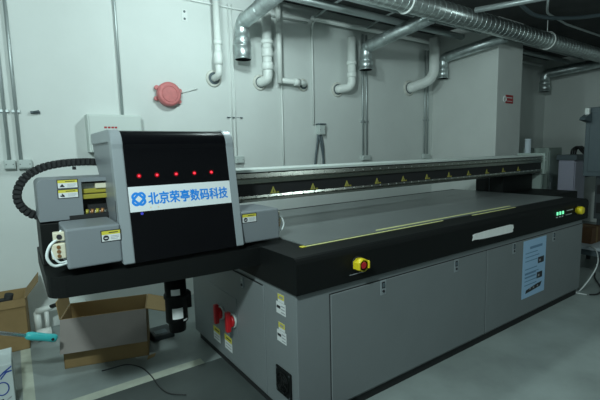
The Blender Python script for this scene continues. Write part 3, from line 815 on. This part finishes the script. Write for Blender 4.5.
# slate control cabinet on its stand
cx = thing('control_cabinet', 'slate blue control cabinet cut off by the right edge', 'cabinet', (6.7, 2.0, 0))
part('body', B().box(6.30, 7.1, 1.7, 2.335, 1.09, 1.995, 'slate', .01), cx)
part('side_panel', B().box(6.290, 6.30, 1.76, 2.28, 1.15, 1.93, 'slate', .006), cx)
br = B(); br.prism([(6.30, 1.80), (6.08, 1.83), (6.10, 1.86), (6.30, 1.93)], 1, 2.26, 2.33, 'slate')
part('bracket', br, cx)
part('clip', B().box(6.215, 6.262, 2.27, 2.32, 1.90, 1.985, 'whitec', .006), cx)
part('stand', B().box(6.36, 7.05, 1.75, 2.20, .52, 1.09, 'slate2', .006).box(6.34, 6.36, 1.78, 2.17, .86, .98, 'dark').box(6.34, 6.36, 1.78, 2.17, .60, .74, 'dark'), cx)
sl = B()
for x in (6.4, 7.0):
    for y in (1.8, 2.14): sl.box(x - .025, x + .025, y - .025, y + .025, 0, .52, 'slate2')
part('leg_frame', sl, cx)
# low white bench with a brown carton
lbn = thing('low_bench', 'low white bench holding a brown carton behind the printer at right', 'bench', (5.95, 1.95, 0))
part('bench_top', B().box(5.55, 6.24, 1.72, 2.22, .262, .30, 'bench', .006), lbn)
part('apron_rail', B().box(5.58, 6.20, 1.75, 2.19, .19, .262, 'slate', .003), lbn)
for x in (5.60, 6.19):
    for y in (1.78, 2.17): part('leg', B().box(x - .02, x + .02, y - .02, y + .02, 0, .19, 'slate2'), lbn)
bc = thing('small_carton', 'small brown carton on the low white bench', 'carton', (5.85, 2.05, .30))
part('body', B().box(5.72, 6.02, 1.98, 2.18, .30, .50, 'cardb', .004), bc)
part('tape', B().box(5.845, 5.895, 1.9795, 2.1805, .30, .5012, 'card'), bc)
b = B(); b.tube(spline([(4.64, 1.62, 0.008), (4.62, 1.742, 0.008), (4.72, 1.719, 0.003), (4.8, 1.672, 0.106), (4.9, 1.642, 0.232), (5.05, 1.68, 0.306), (5.3, 1.797, 0.343), (5.57, 1.954, 0.308)]), .007, 'wcable', 8)
tag(link('white_cable', b), 'white cable arching from the floor to the low bench at right', 'cable')
b = B(); b.tube(spline([(4.66, 1.60, .010), (4.75, 1.56, .010), (4.95, 1.60, .010), (5.3, 1.78, .010), (5.5, 1.85, .010)]), .008, 'cable', 8)
tag(link('floor_cable', b), 'dark cable lying on the floor beyond the printer at right', 'cable')

# ------------------------------------------------------------------ left foreground clutter
def carton(name, label, cx_, cy, ang, w, d, h, flaps, fmat='cardg', z=0.):
    """open carton: thin walls, flaps = {side: (length, degrees from vertical outward, colour)}"""
    o = thing(name, label, 'carton', (cx_, cy, z))
    mx = Matrix.Translation((cx_, cy, z)) @ Matrix.Rotation(math.radians(ang), 4, 'Z'); t = .006
    b = B()
    b.box(-w / 2, w / 2, -d / 2, -d / 2 + t, 0, h, 'card', xf=mx); b.box(-w / 2, w / 2, d / 2 - t, d / 2, 0, h, 'cardi', xf=mx)
    b.box(-w / 2, -w / 2 + t, -d / 2, d / 2, 0, h, 'card', xf=mx); b.box(w / 2 - t, w / 2, -d / 2, d / 2, 0, h, 'card', xf=mx)
    b.box(-w / 2, w / 2, -d / 2, d / 2, 0, t, 'cardi', xf=mx)
    part('body', b, o)
    for side, (ln, deg, mt) in flaps.items():
        a = math.radians(deg); q = B(); ts = .004
        # flap in local frame: hinge along u at the rim, leaning outward
        u, out, half, dist = {'front': ((1, 0, 0), (0, -1, 0), w / 2, d / 2), 'back': ((1, 0, 0), (0, 1, 0), w / 2, d / 2), 'left': ((0, 1, 0), (-1, 0, 0), d / 2, w / 2), 'right': ((0, 1, 0), (1, 0, 0), d / 2, w / 2)}[side]
        u, out = Vector(u), Vector(out); dr_ = out * math.sin(a) + Vector((0, 0, math.cos(a))); n_ = u.cross(dr_)
        hinge = out * (dist + .003) + Vector((0, 0, h))
        bb = bmesh.new(); vv = []
        for s1 in (-half, half):
            for s2 in (0, ln):
                for s3 in (-ts / 2, ts / 2): vv.append(bb.verts.new(hinge + u * s1 + dr_ * s2 + n_ * s3))
        for f4 in ((0, 1, 3, 2), (4, 6, 7, 5), (0, 4, 5, 1), (2, 3, 7, 6), (0, 2, 6, 4), (1, 5, 7, 3)): bb.faces.new([vv[i] for i in f4])
        bmesh.ops.recalc_face_normals(bb, faces=bb.faces)
        q.merge(bb, mt, xf=mx)
        part('flap', q, o, 'grey inner face of the folded flap' if mt == 'cardg' else None)
    return o
a = math.radians(-16.7)
fc = Vector((.4635, 3.189, 0)); dv = Vector((-math.sin(a), math.cos(a), 0))
cen = fc + dv * .17
carton('open_carton', 'open empty carton on the floor under the carriage tray', cen.x, cen.y, -16.7, .57, .34, .37, {'front': (.235, 158, 'cardg'), 'left': (.13, 6, 'cardi'), 'right': (.17, 108, 'cardi')})
carton('open_carton', 'open brown carton at the left edge with dark contents', -.26, 3.99, -3, .54, .32, .415, {'right': (.15, 38, 'card'), 'front': (.06, 172, 'card')})
b = B()
b.box(-.44, -.10, 3.88, 4.10, .008, .34, 'slate2', .01); b.tube([(-.13, 3.95, .30), (-.10, 3.93, .44)], .030, 'dark', 12); b.box(-.17, -.11, 3.90, 3.96, .30, .41, 'dark', .006)
tag(link('packed_equipment', b), 'dark equipment packed inside the left carton', 'equipment')
# white carton with blue print
wb = thing('white_carton', 'white carton with blue print in the bottom left corner', 'carton', (-.28, 3.07, 0))
part('body', B().box(-.50, -.100, 2.94, 3.20, 0, .285, 'boxw', .004), wb)
pb = B(); o_ = (-.10, 2.94, 0)
for k_ in (0, .024): pb.poly(o_, UX, VZ, [(-.085 + k_, .196), (-.045 + k_ * .6, .232), (-.003, .262 - k_ * 1.1), (-.003, .272 - k_ * 1.1), (-.047 + k_ * .6, .243), (-.087 + k_, .207)], 'navy', .001)
ringp = [Vector((-.10 - .058 + .032 * math.cos(t_), 2.939, .140 + .040 * math.sin(t_))) for t_ in [2 * PI * i / 24 for i in range(25)]]
pb.tube(ringp, .0035, 'navy', 6, caps=False)
pb.quad(o_, UX, VZ, -.07, -.056, .050, .075, 'ink', .001)
pb.poly(o_, UX, VZ, [(-.045, .06), (-.02, .07), (-.015, .082), (-.03, .075)], 'grayink', .001)
part('printed_marks', pb, wb, 'dark blue printed swoosh and ring')
# broom handle
brm = thing('broom_handle', 'broom handle with turquoise grip leaning over the cartons', 'broom', (-.3, 3.06, .40))
p0 = Vector((-.95, 3.00, .80)); p1 = Vector((-.008, 3.06, .388)); p2 = Vector((.152, 3.075, .318))
def R3(t): return p0.lerp(p1, t)
part('tube', B().tube([p0, p1], .012, 'chrome', 14), brm)
d = (p2 - p1).normalized()
gr = B(); gr.tube([p1 - d * .01, p1, p1 + d * .02, p1 + d * .10, p2 - d * .02, p2 - d * .005, p2], [.016, .023, .027, .025, .027, .022, .010], 'turq', 18)
grip = part('grip', gr, brm, 'turquoise plastic grip')
hh = B(); hh.disc(p2 - d * .028 + Vector((0, -.0265, 0)), (0, -1, 0), .009, .003, 'dark', 14); part('hanging_hole', hh, grip, 'dark hanging hole')
# broken white pipe bits by the wall
b = B(); b.tube([(.07, 4.06, .205), (.15, 4.04, .225), (.20, 4.04, .235)], [.03, .026, .02], 'pvc', 14); b.tube([(.16, 4.04, .23), (.27, 4.0, .265)], .018, 'dark', 10); b.tube([(.075, 4.07, .0), (.075, 4.06, .205)], .028, 'pvc', 14)
b.tube([(.14, 4.04, .215), (.14, 4.04, .0)], .018, 'pvc', 12)
tag(link('loose_fitting', b), 'loose white pipe fitting with a black end by the wall', 'pipe fitting')
b = B(); b.tube([(.055, 3.92, .05), (.16, 3.92, .05)], .048, 'pvc', 18)
tag(link('pipe_offcut', b), 'short white pipe offcut lying below the loose fitting', 'pipe')
b = B(); b.box(.285, .46, 4.07, 4.20, 0, .19, 'panel', .006)
tag(link('pale_block', b), 'pale block standing against the wall behind the open carton', 'block')
# low dark slab modelling the carton's floor shadow, grey patch on top
bx = thing('shadow_slab', 'flat dark slab in place of the shadow right of the open carton', 'shadow slab', (.90, 3.36, 0))
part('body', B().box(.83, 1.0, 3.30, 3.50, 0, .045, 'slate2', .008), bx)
part('grey_patch', B().box(.85, .95, 3.32, 3.40, .045, .050, 'slate', .002), bx)
b = B(); b.tube(spline([(.40, 3.07, .004), (.48, 3.065, .004), (.57, 3.05, .004), (.64, 2.94, .004), (.665, 2.78, .004), (.67, 2.62, .004), (.70, 2.50, .004), (.78, 2.42, .004)]), .004, 'cable', 8)
tag(link('black_cable', b), 'thin black cable snaking over the floor line before the carton', 'cable')
b = B(); b.poly((.705, 3.04, .001), (1, 0, 0), (0, 1, 0), [(0, 0), (.06, .02), (.085, .07), (.02, .055)], 'cardi', .0)
b2 = B(); b2.prism([(.705, 3.04), (.765, 3.06), (.79, 3.11), (.725, 3.095)], 2, 0, .002, 'cardi'); b.bm.free()
tag(link('paper_scrap', b2), 'torn scrap of pale paper at the carton corner', 'paper')

# ------------------------------------------------------------------ light
def lamp(loc, power, col, r=.12):
    l = bpy.data.lights.new('ceiling_or_fill_light', 'POINT'); l.energy = power; l.color = col; l.shadow_soft_size = r
    o = bpy.data.objects.new('ceiling_or_fill_light', l); COL.objects.link(o); o.location = loc
tint = (.80, 1., .985)
lamp((1.5, 2.62, 2.92), 68, tint, .09)
lamp((-.6, .4, 2.8), 265, tint)
lamp((4.0, -.7, 2.5), 46, tint)  # added fill lamp without a fixture, lifts the floor at right
w = bpy.data.worlds.new('world'); S.world = w; w.use_nodes = True
w.node_tree.nodes['Background'].inputs[0].default_value = (.02, .024, .024, 1)
S.view_settings.view_transform = 'Standard'; S.view_settings.look = 'None'; S.view_settings.gamma = 1; S.view_settings.use_curve_mapping = False
S.view_settings.exposure = 0.
for o in bpy.data.objects:
    if '_o' in o: del o['_o']
